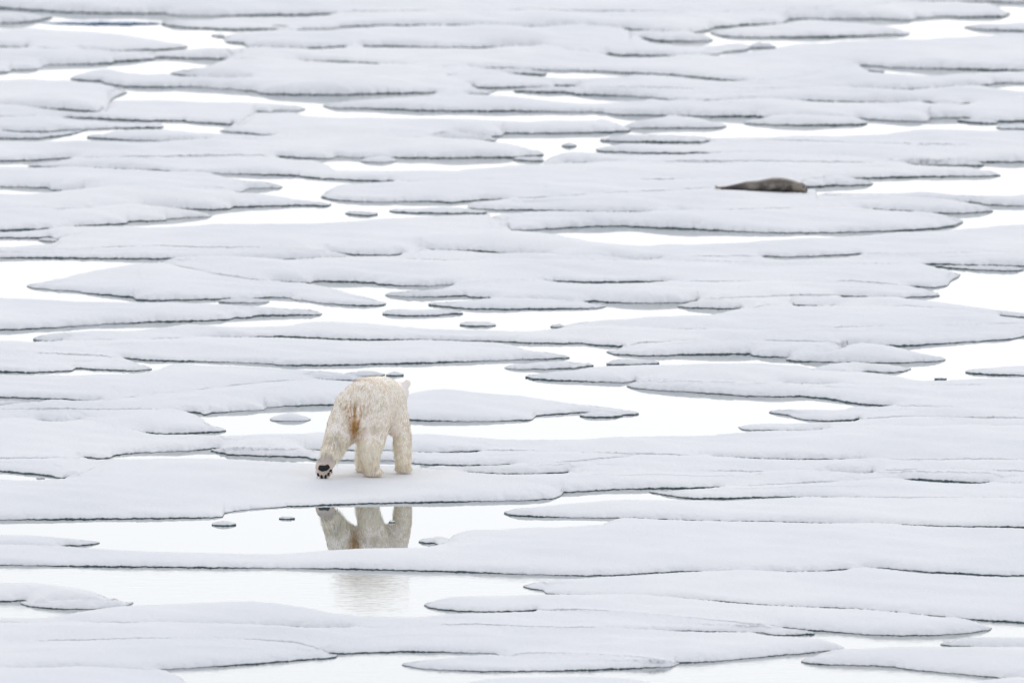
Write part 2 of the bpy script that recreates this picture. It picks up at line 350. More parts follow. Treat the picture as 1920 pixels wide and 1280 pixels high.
floe("lens-shaped snow floe in the middle of the central channel", "803,572 820,573.5 850,577 880,579 950,580 1050,579 1120,578 1136,575", "803,570.5 830,566 870,562.5 900,560 940,555.5 1000,554 1060,557 1100,562 1120,568 1136,574")
floe("flat oval piece between the lens-shaped floe and the left channel", "717,589.5 730,591 780,592.5 820,591.5 830,589.5 868,588.5", "717,585 725,580 760,578.5 830,579 860,583 868,587")
floe("round pill-shaped piece of ice alone in the central channel", "862,610 880,611.5 910,612 930,610.5", "862,607 870,602.5 895,601 920,602.5 930,607")
floe("narrow strip floe at the upper right pond, dark along both edges", "1753,500 1780,502.5 1800,504.5 1850,507 1905,508.5 1918,506.5", "1753,499 1800,498.5 1860,499.5 1900,501.5 1918,505")
floe("floe with a stepped front along the upper left channel",
     "-60,433 0,432.5 40,431 70,430.5 100,429,-2 150,424,0 200,421.5 237,419.5 241,415.5 260,415 310,414 314,411 345,408.5 395,406.5 398,404", "350,393.5 380,397 398,403")
floe("floe ending in a long thin point in the upper left channel",
     "-60,396,-5 100,393,-4 200,390,-3 320,391.5,0 350,392 400,393.5 432,392.5 436,388.5 480,387.5 530,386 580,385.5 618,386.5 621,384",
     "-60,366 0,364.5 60,364 85,362.5 95,361 / 440,362 495,364 530,367.5 580,374 605,380 621,383.5")
floe("flat piece on the left edge above a narrow bright opening", "-60,446 0,446 75,446.5 110,443,-3 170,436,-4 230,425,-3 237,422")
floe("tiny plate of ice by the narrow left opening", "73,451 85,452.3 108,453", "73,449.5 85,447.5 108,448.5")
floe("flat floe with a dark crack in the centre, left of the long white lens",
     "-60,470,-5 150,466,-5 300,462,-5 500,466,-5 600,471,-4 628,474.5,0 650,476.5 690,479 740,479 770,475,-4 800,469,0 850,470.5 900,471 940,474.5 1000,478 1012,479,0 1060,480,-4 1120,484,-2 1160,486,-1 1190,487,0.5 1232,486.5,0 1260,484,-4 1400,480,-4 1450,481,0.5 1480,482 1520,480.5 1560,479 1600,477,0 1640,474,-4 1800,475,-5 1960,476,-5",
     "-60,464 5,462 25,459 60,456 90,455 112,450 / 235,424 260,424 300,423 340,421.5 380,419.5 430,418 500,417 560,417.5 640,417 660,414 700,411 740,408 800,405.5 860,405 905,404.5 / 960,433.5 1000,437 1040,441 1085,447 1120,453 1128,456 1170,460 1210,460 1260,458 1350,455 1420,452 1490,448 1520,446 1600,441 1700,437 1740,434 1800,428 1860,424 1960,421")
floe("wide floe with a ragged right tip above the long white lens of water",
     "918,404,-4 940,420,-5 960,431 985,432 1020,430 1070,427 1120,424.5 1170,424 1220,427 1280,429 1330,431.5 1390,434.5 1440,436.5 1490,437 1560,436.5 1620,434.5 1680,433 1730,430.5 1760,428 1790,424 1798,420 1806,416",
     "918,402 940,400 965,398 / 1755,402.5 1790,407 1806,414")
floe("snow floe the dark seal is lying on",
     "875,390,-2 895,392 930,394 990,394 1060,396 1120,398.5 1190,398.5,0 1240,397,-3 1280,397,-1 1320,396.5,-3 1500,390,-4 1600,392,-2 1645,394.5,0 1690,396.5 1740,400 1790,400.5 1840,398.5 1862,396",
     "1515,358.5 1530,361 / 1850,388 1862,394")
floe("floe at the right edge just below the open water beside the seal",
     "1530,366,-5 1600,370,-4 1680,373,-2 1780,378.5,0 1830,380.5,0 1850,384 1890,386 1960,386.5",
     "1530,361 1560,362.5 1600,362.5 1650,364.5 1690,362.5 1740,361.5 1780,364 1800,367 1830,368.5 1890,368 1898,366 1960,365")
floe("floe running behind the seal's back and ending in a short point over water",
     "602,369.5 615,373.5 640,376.5 700,379 760,378.5 800,377.5 842,380 870,378.5,-1 900,375,0 940,374.5,-1 1000,372,-4 1100,366,-5 1200,360,-5 1300,355,-5 1400,354,-5 1500,352,-4 1518,351 1545,350 1549,348.5 1600,348 1634,347 1637,344.5",
     "602,368 607,361 612,351.5 625,346 650,343.5 700,342 / 1610,338 1630,341.5 1637,344")
floe("slim curved floe in front of the jagged notch left of centre", "730,396.5 745,398.5 800,400 860,400.5 910,400 913,398.5", "730,394 745,391 790,388 840,385.5 870,389 905,396 913,397.8")
floe("small dark-edged sliver floating in the upper left channel", "647,401 665,403 690,405 708,402.5", "647,398.5 660,396.5 690,398.5 708,401")
floe("floe with two dark notches at its right tip in the upper left channel",
     "-60,349.5 0,350.5 50,351.5 90,352.5 96,356.5 120,359 150,358.5 160,357,-2 250,356,-5 350,356,-5 450,354,-3 490,353 526,353 530,350",
     "-60,318 0,315.5 53,315 / 425,333.5 470,339 500,344 525,348 530,349.5")
floe("long floe whose thin right tip juts over water beyond the seal",
     "53,313 100,314.5 150,315 200,317 245,318.5 290,320 315,321 330,324 370,325.5 430,326 500,328 560,329.5 565,332 600,335 640,337 680,339 720,340,0 760,340,-3 860,341,-4 1100,340,-5 1280,336,-5 1400,336,-4 1500,334.5,-4 1600,334.5,-1 1625,334.5,0.5 1680,333 1750,331.5 1800,331 1855,331 1876,329",
     "53,311.5 70,306 100,300.5 / 615,303.5 622,312 640,317.5 700,319 760,319.5 848,319 853,316 900,314 960,311 1010,309 1040,306.5 / 1843,315 1861,321 1876,327")
floe("thin wedge of ice by the middle opening of the upper water", "962,300 985,302 1020,302.5", "962,298.5 985,295.5 1020,297")
floe("small rounded lump with a rolled edge in the middle channel", "675,303 690,304.5 720,305 741,303.5 745,300", "675,301.5 690,294 715,292 735,294 745,299")
floe("long floe with a straight dark front ending left of the small rounded lump",
     "-60,302 0,302 50,301.5 85,299.5 120,297,0 150,296,-3 250,294,-4 400,293,-5 500,293,-3 535,294.5,0 560,296.5 608,298 624,297 630,294 640,294.5 680,296.5 740,296 840,297 900,295.5 960,296 1000,293 1020,291",
     "-60,264 0,263.5 57,264.5 66,266.5 120,269 180,269.5 240,268.5 300,267 / 930,266 960,270.5 1000,277 1010,285 1020,290")
floe("broad floe above the seal with a faint brown smudge near its left end",
     "1018,304,-4 1060,306,-1 1100,305.5,-1 1160,303,-2 1280,303,-4 1500,304,-5 1650,306,-4 1730,309.5,0 1780,310.5 1842,311.5 1845,308.5", "1018,302.5 1022,295 1040,288 1060,285.5 1110,286.5 / 1835,306 1845,307.5")
floe("flat far floe left of the big mounded floe, with a stepped left tip", "1117,281 1120,284 1160,285.5 1200,287 1280,288,0 1350,287,-2 1400,288,-2 1600,295,-4 1750,302,-3 1800,304,-1 1845,304.5 1900,304 1960,303.5", "1117,279.5 1130,275 1150,270")
floe("wide far floe in front of the big mounded floe",
     "1125,264 1160,266.5 1210,266.5 1280,267.5 1318,266.5 1340,265,-3 1450,262,-5 1600,268,-5 1960,275,-5",
     "1125,263 1150,258.5 1170,256 1230,254.5 1290,255 1345,256.5 1400,255 1500,252 1560,252.5 1650,250.5 1670,247.5 1700,244.5 1780,242.5 1860,244 1870,243.5 1960,243.5")
floe("tiny dark chip of ice in the far middle channel", "1053,274.5 1068,276 1081,274.5", "1053,273.5 1068,271.5 1081,273.5")
floe("big mounded floe with a thick dark edge, far right above the seal", "1395,232 1420,233.5 1460,235 1510,235.5 1560,235 1610,234.5 1626,232.5", "1395,230 1410,224 1440,215 1480,211 1520,211 1560,214 1600,216 1620,221 1626,229")
floe("blunt floe with a thick dark edge just left of the big mounded floe", "1170,240 1200,241 1250,240.5 1300,240.5 1350,240.5 1362,238", "1170,238 1185,228 1230,221 / 1310,219.5 1340,225 1358,232 1362,236")
floe("far floe of long smooth snow running behind the big mounded floe",
     "605,200 620,203 690,204 740,205.5 800,208 900,209 960,208.5 1050,210 1130,210.5 1137,213.5 1160,216.5 1200,216,-1 1260,218,-1 1290,218.5 1340,219 1408,218.5 1420,217,-2 1500,214,-4 1600,218,-3 1627,224.5 1660,226.5 1700,228 1740,229 1745,221.5 1800,221.5 1830,220,-3 1900,219,-4 1960,219,-4",
     "605,198.5 615,193 640,190 690,186.5 757,182.5 800,179 / 915,179 950,182 1000,184.5 1040,187.5 1080,190 1120,190.5 1160,190 1200,188.8")
floe("small dark-edged floe right of the big mounded floe", "1795,227.5 1810,229.5 1830,231 1868,232.5 1871,229.5", "1795,226 1820,223.5 1850,223.5 1871,228.5")
floe("far floe on the right edge beyond the narrow bright strip", "1868,240 1880,242 1960,243", "1868,237 1880,232 1960,229")
floe("far floe with a step front below the long thin bright strip",
     "412,247 440,248.5 475,251 487,253.5 505,253.5,-1 560,254,-4 700,252,-5 800,252,-4 885,255,0 915,257.5 941,255.5 946,250 1000,250.5 1060,250 1120,249 1180,247 1183,244",
     "412,245.5 425,240 / 573,215.5 640,217.5 700,218.5 800,221 850,226 900,229 960,230 1020,229 1080,227 1110,224.5 1125,222 1150,224 1170,232 1183,242")
floe("thin far floe with a long straight dark front, left of centre",
     "163,258 180,260 220,262 280,264 340,265.5 372,265.5 400,263,-3 500,261,-5 640,260,-5 780,262,-3 880,264,0.5 925,265 930,263.5", "163,256.5 175,253.5 192,252.5 / 307,240.5 340,245 380,248.5 410,249.5")
floe("far left floe with a short tongue by the edge", "-60,259.5 0,260 55,260.5 70,260 100,257 135,252 165,243,0", "")
floe("far left floe with a gently stepped dark front above the narrow slits", "-60,245 0,246 40,247.5 80,247.5 105,246.5 113,244.5 160,242.5 200,241 240,240.5 300,240 307,238.5")
floe("far floe with a rounded right tip below the widest white strip, upper left",
     "-60,222,-5 60,218,-3 168,222,0 235,225.5 270,227 320,227 347,226.5 351,229.5 400,231.5 420,233 430,235 450,228,-5 470,214,-4 483,209.5,0 508,210.5 514,208 560,208.5 573,205",
     "212,187 240,189.5 300,189 400,190.5 480,191.5 515,192 545,194 565,199 573,203")
floe("far left floe with a ragged broken tip at the widest white strip", "-60,198 0,200 60,203 130,206.5 186,210.5 200,202,-4 206,190,-2 215,183,1 230,177.5 238,174.5", "-60,146 0,146 40,145 80,146 110,149.5 130,151.5 / 230,171 238,173")
floe("far floe between two white openings at upper left, with a blunt left tip",
     "132,148.5 145,151 188,152.5 198,157,-1 235,163 300,164 370,163 400,166 430,167.5 480,172 485,175.5 510,177 560,178 640,178.5 680,177 720,176 780,175,1 805,174,0 840,174,-4 880,176,-1 915,177.5,0 921,174 930,170",
     "132,146.5 140,139 160,131 185,127.5 215,127.5 235,133 260,137 290,140 315,142 / 921,168 930,169")
floe("thin far floe with a short dark step, above the ragged bright opening", "838,143,-4 870,152,-4 898,165.5 940,165 1000,163.5 1036,164.5 1041,161 1076,161.5 1090,164,-3 1300,166,-5 1630,167,-1 1660,169 1700,168.5 1743,166.5,0 1800,162,-1 1840,161 1862,158.5 1866,156 1960,156.5",
     "1024,143.5 1080,146 1140,145 1180,142.5 1210,141.3 / 1630,137 1658,140.5 1700,142 1760,143 1790,141 1830,138 1860,135")
floe("far floe with a wavy dark front over the ragged bright opening",
     "963,171.5 1000,173 1060,174 1073,175 1080,178 1130,179 1175,180.5 1215,183 1250,186.5 1285,189 1350,189.5,0 1400,189,0 1520,190 1580,192 1680,192.5 1743,191.5 1750,194 1780,197 1795,196.5,0 1850,190,-3 1960,190,-4", "963,170.5 980,168 / 1862,163 1880,166.5 1905,171 1960,173")
floe("far floe between the two short openings, upper centre", "319,140 350,143.5 380,146.5 420,148 460,148,0 480,147,-4 600,146,-5 800,142,-4 950,139,-1 1000,140.5 1020,141 1025,139", "319,139 345,136 365,131.5 372,127 380,124 395,123.5 / 1010,136 1025,138")
floe("far floe with a staircase-shaped dark front at upper left, running to the right",
     "-60,137 0,137 18,136.5 22,131.5 50,131.5 76,130.5 81,124.5 95,121 120,121.5 150,121 210,119.5 216,116 257,114 288,111.5 292,108 340,109.5 380,110.5 413,111 440,110,-4 500,113,-3 590,114.5,0 640,116 700,120,0 742,123.5,0 800,125,-4 960,129.5,0 1000,131.5 1060,133 1120,134 1160,136.5 1210,138.5 1262,141 1285,143 1330,148 1385,153.5 1420,153,-4 1500,144,-5 1560,130,-5 1600,122,-3 1630,124 1680,127.5 1740,129 1800,130 1860,132 1960,134",
     "345,93 352,94.5 400,95.5 455,95.5 / 1457,88 1470,82.5 1500,80 1530,79.5 1600,75.5 1660,71.8 1710,71.5 1760,69 1820,66.5 1860,65")
floe("short sliver of ice in a far right opening", "1628,133 1645,135 1658,135.5", "1628,132 1645,129.5 1658,132")
floe("far floe at upper left in front of the blue ice streak", "-60,88 0,88.5 45,90 60,89,-4 130,93,-3 175,95.5,0 215,96.5 260,95 310,93.5 345,91 352,88", "-60,56 30,54.5 90,56 170,60.5 220,64 270,69 310,75 350,82 352,85")
floe("far floe with a notched left end right of the blue ice streak",
     "396,68 405,69.5 419,70 422,79 445,81 459,83 463,88.5 500,90.5 560,91.5 600,90.5 636,88.5,0 665,87,-3 690,88,0 720,87 760,87.5 820,89 900,90 930,89,0 990,90,0 1015,88,-2 1100,96,-4 1156,104,0 1200,104.5 1280,105 1330,104 1345,103 1358,98.5 1390,96 1402,94 1408,90.5 1455,90",
     "396,66.5 410,64 430,62 / 1240,82 1280,84 1340,83 1372,81.5 1400,82 1455,87")
floe("far floe with a rounded left end near the top right", "1332,62.5 1350,67.5 1380,70.5 1430,71 1500,70.5 1560,70 1620,68 1660,66 1703,66 1706,62", "1332,61 1340,55 1360,51.5 1375,51.5 / 1570,41.5 1640,44.5 1690,50 1706,60")
floe("far floe wedge on the right edge near the top", "1808,53 1840,56 1880,58 1960,58.5", "1808,51.5 1840,47 1880,42 1960,40")
floe("top floe running across from the blue ice streak to a rounded tip at right",
     "302,45 315,49 350,52.5 400,55 450,56.5 480,55.5,0 540,54.5,-2 600,55,0 633,52.5 640,50.5 700,49 760,48.5 850,48.5 920,50 1000,51.5 1050,52,0 1090,51.5,-2 1127,54,0 1175,55 1240,60,1 1280,62.5 1312,60.5 1331,57.5 1334,52,-2 1345,51.5,0 1380,50.5 1395,47.5 1420,47 1465,46.5 1472,41,-2 1480,36 1540,36.5 1600,36 1650,36 1680,37.5 1714,39 1719,34 1745,34 1755,31.5 1800,33 1850,32.5 1885,31.5 1894,27",
     "302,43 310,39.5 340,36.5 400,34.5 / 1880,21 1894,25")
floe("bare blue ice streak lying in the water at top left", "75,43.5 100,45 150,46 250,46 300,45", "75,40 100,38.5 150,38 200,39 250,41 300,43.5", kind="blue")
floe("small far floe in the top left corner with a rounded tip", "-60,45 0,44.5 40,42.5 75,40 80,37 98,33", "-60,25 0,26.5 30,26 60,28 98,31.5")
floe("farthest floe along the top edge", "-60,14 0,16 60,19.5 110,23 170,25 250,26 310,26 318,28.5 370,30.5 440,30.5 470,29 560,28.5 600,27.5,0 660,22,-4 900,22,-4 1000,19,-3 1300,25,-4 1600,15,-4 1695,6,-1 1720,4.5 1780,3 1850,3.5 1900,5 1960,6", "-60,-60 1960,-60")
floe("small snow-topped lump left of the bear's reflection, by the floe's corner", "397,984 405,985 420,985.5 435,985 443,984", "397,982.5 405,979 420,975.5 432,977 443,983")
floe("tiny ice bit alone in the pond, nearest left of the bear's reflection", "523,972.5 538,973.3 553,972.5", "523,971.5 532,969 540,968.5 553,971.8")
floe("tiny dark ice chip between the reflected bear legs", "729,979 735,979.6 741,979", "729,978.3 735,976.5 741,978.3")
floe("two crumbs of dark ice in the small pond at the left edge", "68,896.6 73,897 78,896.6 84,897", "68,895.4 72,894.6 78,895.6 84,895.8")
floe("crumbs of drifting ice at the near shore of the small right pond", "1752,711.3 1758,711.7 1768,711.5 1775,711.3", "1752,710.8 1758,710.4 1768,710.2 1775,710.8")
floe("short far wedge of ice left of the rounded floe near the top right", "1180,66,-4 1228,77.5 1280,78.5 1320,77.8 1337,76.5", "1322,66.5 1332,70 1337,75.5")
# ------------------------------------------------------------------ building the floes
def parse(sx, w):
    out = []
    for q in sx.split():
        v = [float(t) for t in q.split(',')]
        out.append(v + [1.2] * (w - len(v)))
    return np.array(out)
def extend(P):
    """lines that leave the surveyed strip go on sideways"""
    P = P.copy()
    if P[0, 0] <= -55:
        P = np.vstack([P[:1] + [-600, RNG.uniform(-11, 11), 0][:P.shape[1]], P])
    if P[-1, 0] >= 1955:
        P = np.vstack([P, P[-1:] + [620, RNG.uniform(-11, 11), 0][:P.shape[1]]])
    return P
R1, R2 = .064, .056
def h_nom(d):
    return R1 * (1 - np.exp(-d / .11)) + R2 * (1 - np.exp(-d / 1.7))
_d = np.linspace(0, 1.6, 80)
def far(py):                                   # thicker ice farther out
    return (m_per_row(py) / m_per_row(900.0)) ** .42
def rim_px(py):
    py = np.atleast_1d(py)
    v = h_nom(_d)[None, :] * far(py)[:, None] * px_per_m(py)[:, None] - _d[None, :] / m_per_row(py)[:, None]
    return v.max(1)
def wobble(x, seed, amp=.55):
    r = np.random.default_rng(seed)
    y = np.zeros_like(x)
    for wl, a in ((57., .9), (31., .7), (17., .6), (9., .45), (5.5, .35)):
        y += a * np.sin(2 * np.pi * (x / (wl * r.uniform(.8, 1.25)) + r.uniform()))
        y += .5 * a * np.sin(2 * np.pi * (x / (wl * r.uniform(.5, .8)) + r.uniform()))
    return amp * y * .55
_K = []
for wl, a, n_ in ((9.0, 1.0, 7), (4.0, .70, 9), (2.0, .52, 14), (1.0, .22, 14)):
    for _ in range(n_):
        th = RNG.uniform(0, math.pi); k = 2 * math.pi / (wl * RNG.uniform(.7, 1.4))
        _K.append((k * math.cos(th), .62 * k * math.sin(th), RNG.uniform(0, 6.28), a / math.sqrt(n_)))
def relief(X, Y):
    z = np.zeros_like(X)
    for kx, ky, ph, a in _K: z += a * np.sin(kx * X + ky * Y + ph)
    return z

LINES = []
for lab, f, b, g, kd in FLOES:
    F = extend(parse(f, 3))
    LINES.append(F)

EH = .066                                       # snow height where it bridges a closed crack
def hidden(v): return np.clip((-1.0 - v) / 2.5, 0, 1)
def eff_line(j, xs):
    """ground row of floe j's front edge (closed cracks sit lower: they are surveyed along the snow surface)"""
    L = LINES[j]
    y = np.interp(xs, L[:, 0], L[:, 1], left=np.nan, right=np.nan)
    v = np.interp(xs, L[:, 0], L[:, 2])
    lo = hidden(v)
    return y, v, y + FWOB[j](xs) + lo * EH * far(np.nan_to_num(y, nan=900.)) * px_per_m(np.nan_to_num(y, nan=900.))

def back_of(i, xs, yf):
    """outline row of the far side: surveyed where open water shows, else the crack along the floe beyond"""
    n = len(xs)
    auto = np.full(n, np.nan); vis = np.zeros(n); line = np.full(n, np.nan); guard = np.full(n, -1e9)
    for j, L in enumerate(LINES):
        if j == i: continue
        if L[-1, 0] < xs[0] or L[0, 0] > xs[-1]: continue
        y, v, ye = eff_line(j, xs)
        if np.all(np.isnan(y)): continue
        y = y + FWOB[j](xs)
        ok = ~np.isnan(y) & (ye < yf - 1.0)
        better = ok & ~(auto > y + v)
        auto[better] = (y + v)[better]; vis[better] = v[better]; line[better] = ye[better]
        guard = np.where(ok, np.maximum(guard, np.nan_to_num(ye, nan=-1e9)), guard)
    sil = auto.copy(); explicit = np.zeros(n, bool)
    hid = np.clip((-1.0 - vis) / 2.5, 0, 1)
    for seg in FLOES[i][2].split('/'):
        if not seg.strip(): continue
        B = parse(seg, 2)
        if len(B): B = extend(B)
        m = (xs >= B[0, 0] - .01) & (xs <= B[-1, 0] + .01)
        sil[m] = np.interp(xs[m], B[:, 0], B[:, 1]); explicit |= m; hid[m] = 0
    bad = np.isnan(sil)
    if bad.any():
        sil[bad] = np.interp(xs[bad], xs[~bad], sil[~bad]) if (~bad).any() else yf[bad] - 12
    k = 7                                                   # ease the joins
    pad = np.pad(sil, k, mode='edge'); ker = np.hanning(2 * k + 3)[1:-1]; ker /= ker.sum()
    sm = np.convolve(pad, ker, mode='valid')
    sil = np.where(explicit, .7 * sil + .3 * sm, sm)
    pad = np.pad(hid, k, mode='edge'); hid = np.convolve(pad, ker, mode='valid')
    return sil, guard, hid, np.where(np.isnan(line), sil, line)
FWOB = [(lambda s_: (lambda x: wobble(x, s_)))(100 + i) for i in range(len(FLOES))]

PRE = {}
def outline(i):
    L = LINES[i]
    x0, x1 = L[0, 0], L[-1, 0]
    w = x1 - x0
    n = max(14, int(w / 3.8))
    t = np.linspace(0, 1, n)
    if w < 400:                                             # finer columns at the tips of small floes
        t = .5 - .5 * np.cos(np.pi * t) * (.75 + .25 * np.cos(np.pi * t) ** 2)
        t = (t - t[0]) / (t[-1] - t[0])
    xs = x0 + w * t
    tip = np.minimum(1, np.minimum(xs - x0, x1 - xs) / 12)
    small = min(1.0, w / 160)
    y, v, ye = eff_line(i, xs)
    yf = ye - FWOB[i](xs) + FWOB[i](xs) * (tip if w < 700 else 1) * (.35 + .65 * small)
    sil, guard, hidb, lineb = back_of(i, xs, yf)
    sil = sil + wobble(xs, 900 + i, .3 * small) * tip
    tipd = np.minimum(xs - x0, x1 - xs)
    sil = np.where(hidb > .3, np.maximum(sil, yf - 2 - 1.2 * tipd), sil); lineb = np.maximum(lineb, yf - 2 - 1.2 * tipd)
    gap = np.maximum(yf - sil, .2)
    yb = sil + np.minimum(rim_px(sil), .62 * gap)
    yb = yb * (1 - hidb) + (lineb + .22) * hidb              # where snow bridges the crack the two floes all but touch
    yb = np.maximum(yb, np.where(guard > -1e8, guard + .18, -1e9))
    yb = np.minimum(yb, yf - .12)
    yb[0] = yf[0] - .1; yb[-1] = yf[-1] - .1
    return xs, yf, yb, hidb, w
def prepare():
    for i in range(len(FLOES)): PRE[i] = outline(i)
    for i in range(len(FLOES)):                              # a front edge is bridged only where the floe before it closes up
        xs, yf, yb, hidb, w = PRE[i][:5]
        near = np.full(len(xs), 1e9); hf = np.zeros(len(xs))
        for j in range(len(FLOES)):
            if j == i: continue
            xj, yfj, ybj, hj, _ = PRE[j][:5]
            if xj[-1] < xs[0] or xj[0] > xs[-1]: continue
            b = np.interp(xs, xj, ybj, left=1e9, right=1e9); h_ = np.interp(xs, xj, hj)
            m = (b > yf - .3) & (b < near)
            near[m] = b[m]; hf[m] = h_[m]
        hf = np.where(near - yf < 2.5, hf, 0)
        k = np.hanning(9)[1:-1]; k /= k.sum()
        hf = np.convolve(np.pad(hf, 3, mode='edge'), k, mode='valid')
        PRE[i] = PRE[i] + (hf,)

OFF = np.array([0, .012, .035, .07, .115, .17, .25, .36, .52, .75, 1.05])
FLOE_TREE = {}
def build_floe(i):
    lab, f, b, g, kd = FLOES[i]
    xs, yf, yb, hidb, w, hidf = PRE[i]
    n = len(xs)
    Xf, Yf = ground(xs, yf); Xb, Yb = ground(xs, yb)
    D = Yb - Yf
    sc = np.minimum(1, .45 * D / OFF[-1])[:, None]
    mid = np.linspace(0, 1, int(np.clip(np.percentile(D, 90) / .33, 6, 42)) + 2)[1:-1][None, :]
    a = OFF[None, :] * sc; bb = D[:, None] - OFF[::-1][None, :] * sc
    m = a[:, -1:] + mid * (bb[:, :1] - a[:, -1:])
    s_ = np.concatenate([a, m, bb], 1) / np.maximum(D, 1e-6)[:, None]
    X = Xf[:, None] + s_ * (Xb - Xf)[:, None]; Y = Yf[:, None] + s_ * D[:, None]
    ny = X.shape[1]
    # distance to the outline
    bx = np.concatenate([Xf, Xb[::-1]]); by = np.concatenate([Yf, Yb[::-1]])
    bh = np.concatenate([hidf, hidb[::-1]])
    pts = []; hs = []
    for q in range(len(bx)):
        q2 = (q + 1) % len(bx)
        dd = math.hypot(bx[q2] - bx[q], by[q2] - by[q]); c = max(1, min(60, int(dd / .035)))
        for e in range(c): 
            pts.append((bx[q] + (bx[q2] - bx[q]) * e / c, by[q] + (by[q2] - by[q]) * e / c)); hs.append(bh[q] + (bh[q2] - bh[q]) * e / c)
    kd_ = kdtree.KDTree(len(pts))
    for q, (u, v) in enumerate(pts): kd_.insert((u, v, 0), q)
    kd_.balance()
    fl = np.column_stack([X.ravel(), Y.ravel()])
    hit = [kd_.find((u, v, 0)) for u, v in fl]
    d = np.array([h_[2] for h_ in hit]).reshape(X.shape)
    hid = np.array([hs[h_[1]] for h_ in hit]).reshape(X.shape)
    r = np.random.default_rng(500 + i)
    fr = far(yf)[:, None]
    if kd == "blue":
        Z = .045 + .02 * (1 - np.exp(-d / .3))
        hr = hrf = hrb = .004 + .030 * np.sin(np.pi * np.linspace(0, 1, n) ** 1.5) ** .8 * (1 + .15 * np.sin(xs / 9.))
        Z = Z * 0 + hr[:, None] + .01 * (1 - np.exp(-d / .3))
        Z[:, 0] = Z[:, -1] = hr
    else:
        hr = .0085 * (m_per_row(yf) / m_per_row(900.0)) ** .6 * np.clip(r.normal(1, .2, n), .4, 1.5)
        hr *= 1 + .40 * np.sin(xs / 83. + i) + .28 * np.sin(xs / 37. + 2 * i)
        hr = np.maximum(hr, .002)
        k1 = r.uniform(.9, 1.12)
        hrf = hr + .075 * fr[:, 0] * hidf; hrb = hr + .075 * fr[:, 0] * hidb
        edge = hr[:, None] * np.exp(-d / .08)
        rl = relief(X, Y)
        for ax, ay, rx, ry in ((*ground(1430, 371), 1.3, 1.1), (*ground(700, 905), .9, 1.6)):      # level beds where the animals are
            rl = rl * (1 - np.exp(-(((X - ax) / rx) ** 2 + ((Y - ay) / ry) ** 2) ** 2))
        rim_v = 1 + .16 * np.sin(X * 2.1 + 1.3 * i) * np.sin(X * .83 + i + Y * .4) + .06 * np.sin(X * 5.3 + Y * 5 + i)
        grain = r.normal(0, .0042, X.shape) * (1 - np.exp(-d / .04)) * np.exp(-d / .35)
        rise = (1 - np.exp(-d / .11))
        body = R1 * rim_v * (rise * (1 - hid) + hid * (.86 + .14 * (1 - np.exp(-d / .5)))) + R2 * ((1 - np.exp(-d / 1.7)) * (1 - hid) + hid * (.2 + .8 * (1 - np.exp(-d / 1.5))))
        Z = edge + .006 * (1 - np.exp(-d / .04)) + fr * k1 * (body + .032 * rl * (1 - np.exp(-d / .55)) + grain)
        Z = np.maximum(Z, edge)
        Z[:, 0] = hr; Z[:, -1] = hr
        hrf = hrb = hr
    V = np.stack([X, Y, Z], -1)
    name = "ice_floe"
    o = grid_obj(name, V, n, ny, BLUE if kd == "blue" else SNOW)
    tag(o, lab, "ice floe", g or "snow covered ice floes")
    # wet dark ice below the snow: a wall down into the water, set in under the snow lip
    ins = np.minimum(.014, .3 * D)
    ex = np.concatenate([Xf, Xb[::-1]]); ey = np.concatenate([Yf + ins, (Yb - ins)[::-1]])
    top = np.concatenate([hrf, hrb[::-1]]) + .002
    if kd == "blue": top = top - .002
    W = np.stack([np.stack([ex, ey, np.full_like(ex, -.35)], -1), np.stack([ex, ey, top], -1)], 1)
    grid_obj("ice_edge", W, len(ex), 2, BLUE if kd == "blue" else EDGE, parent=o, closed=True)
    return o, V
FLOE_V = []
prepare()
for i in range(len(FLOES)):
    o, V = build_floe(i)
    FLOE_V.append(V.reshape(-1, 3))
def floe_height(words, x, y):
    for i, F in enumerate(FLOES):
        if words in F[0]:
            V = FLOE_V[i]
            q = np.argsort((V[:, 0] - x) ** 2 + (V[:, 1] - y) ** 2)[:4]
            return float(V[q, 2].mean())
# ------------------------------------------------------------------ animals: shared helpers
def tube(bm, pts, radii, seg=14, up=(0, 0, 1)):
    """closed tapered tube; radii: r or (side, vertical) per point"""
    pts = [Vector(p) for p in pts]
    rings = []
    for k, p in enumerate(pts):
        t = (pts[min(k + 1, len(pts) - 1)] - pts[max(k - 1, 0)]).normalized()
        side = t.cross(Vector(up))
        if side.length < .05: side = t.cross(Vector((0, 1, 0)))
        side.normalize(); v = side.cross(t)
        r = radii[k]; ra, rb = r if isinstance(r, tuple) else (r, r)
        rings.append([bm.verts.new(p + side * (ra * math.cos(a)) + v * (rb * math.sin(a)))
                      for a in [2 * math.pi * q / seg for q in range(seg)]])
    for a, b in zip(rings, rings[1:]):
        for q in range(seg): bm.faces.new((a[q], a[(q + 1) % seg], b[(q + 1) % seg], b[q]))
    for ring, k in ((rings[0], 0), (rings[-1], -1)):
        t = (pts[0] - pts[1]) if k == 0 else (pts[-1] - pts[-2])
        r = radii[k]; rm = min(r) if isinstance(r, tuple) else r
        c = bm.verts.new(pts[k] + t.normalized() * rm * .55)
        for q in range(seg):
            f = (ring[q], ring[(q + 1) % seg], c)
            bm.faces.new(f if k == -1 else f[::-1])
def ball(bm, c, r, rot=None, seg=16):
    M = Matrix.Translation(c) @ (rot.to_4x4() if rot else Matrix.Identity(4)) @ Matrix.Diagonal((*((r, r, r) if not isinstance(r, tuple) else r), 1))
    bmesh.ops.create_uvsphere(bm, u_segments=seg, v_segments=max(8, seg // 2), radius=1, matrix=M)
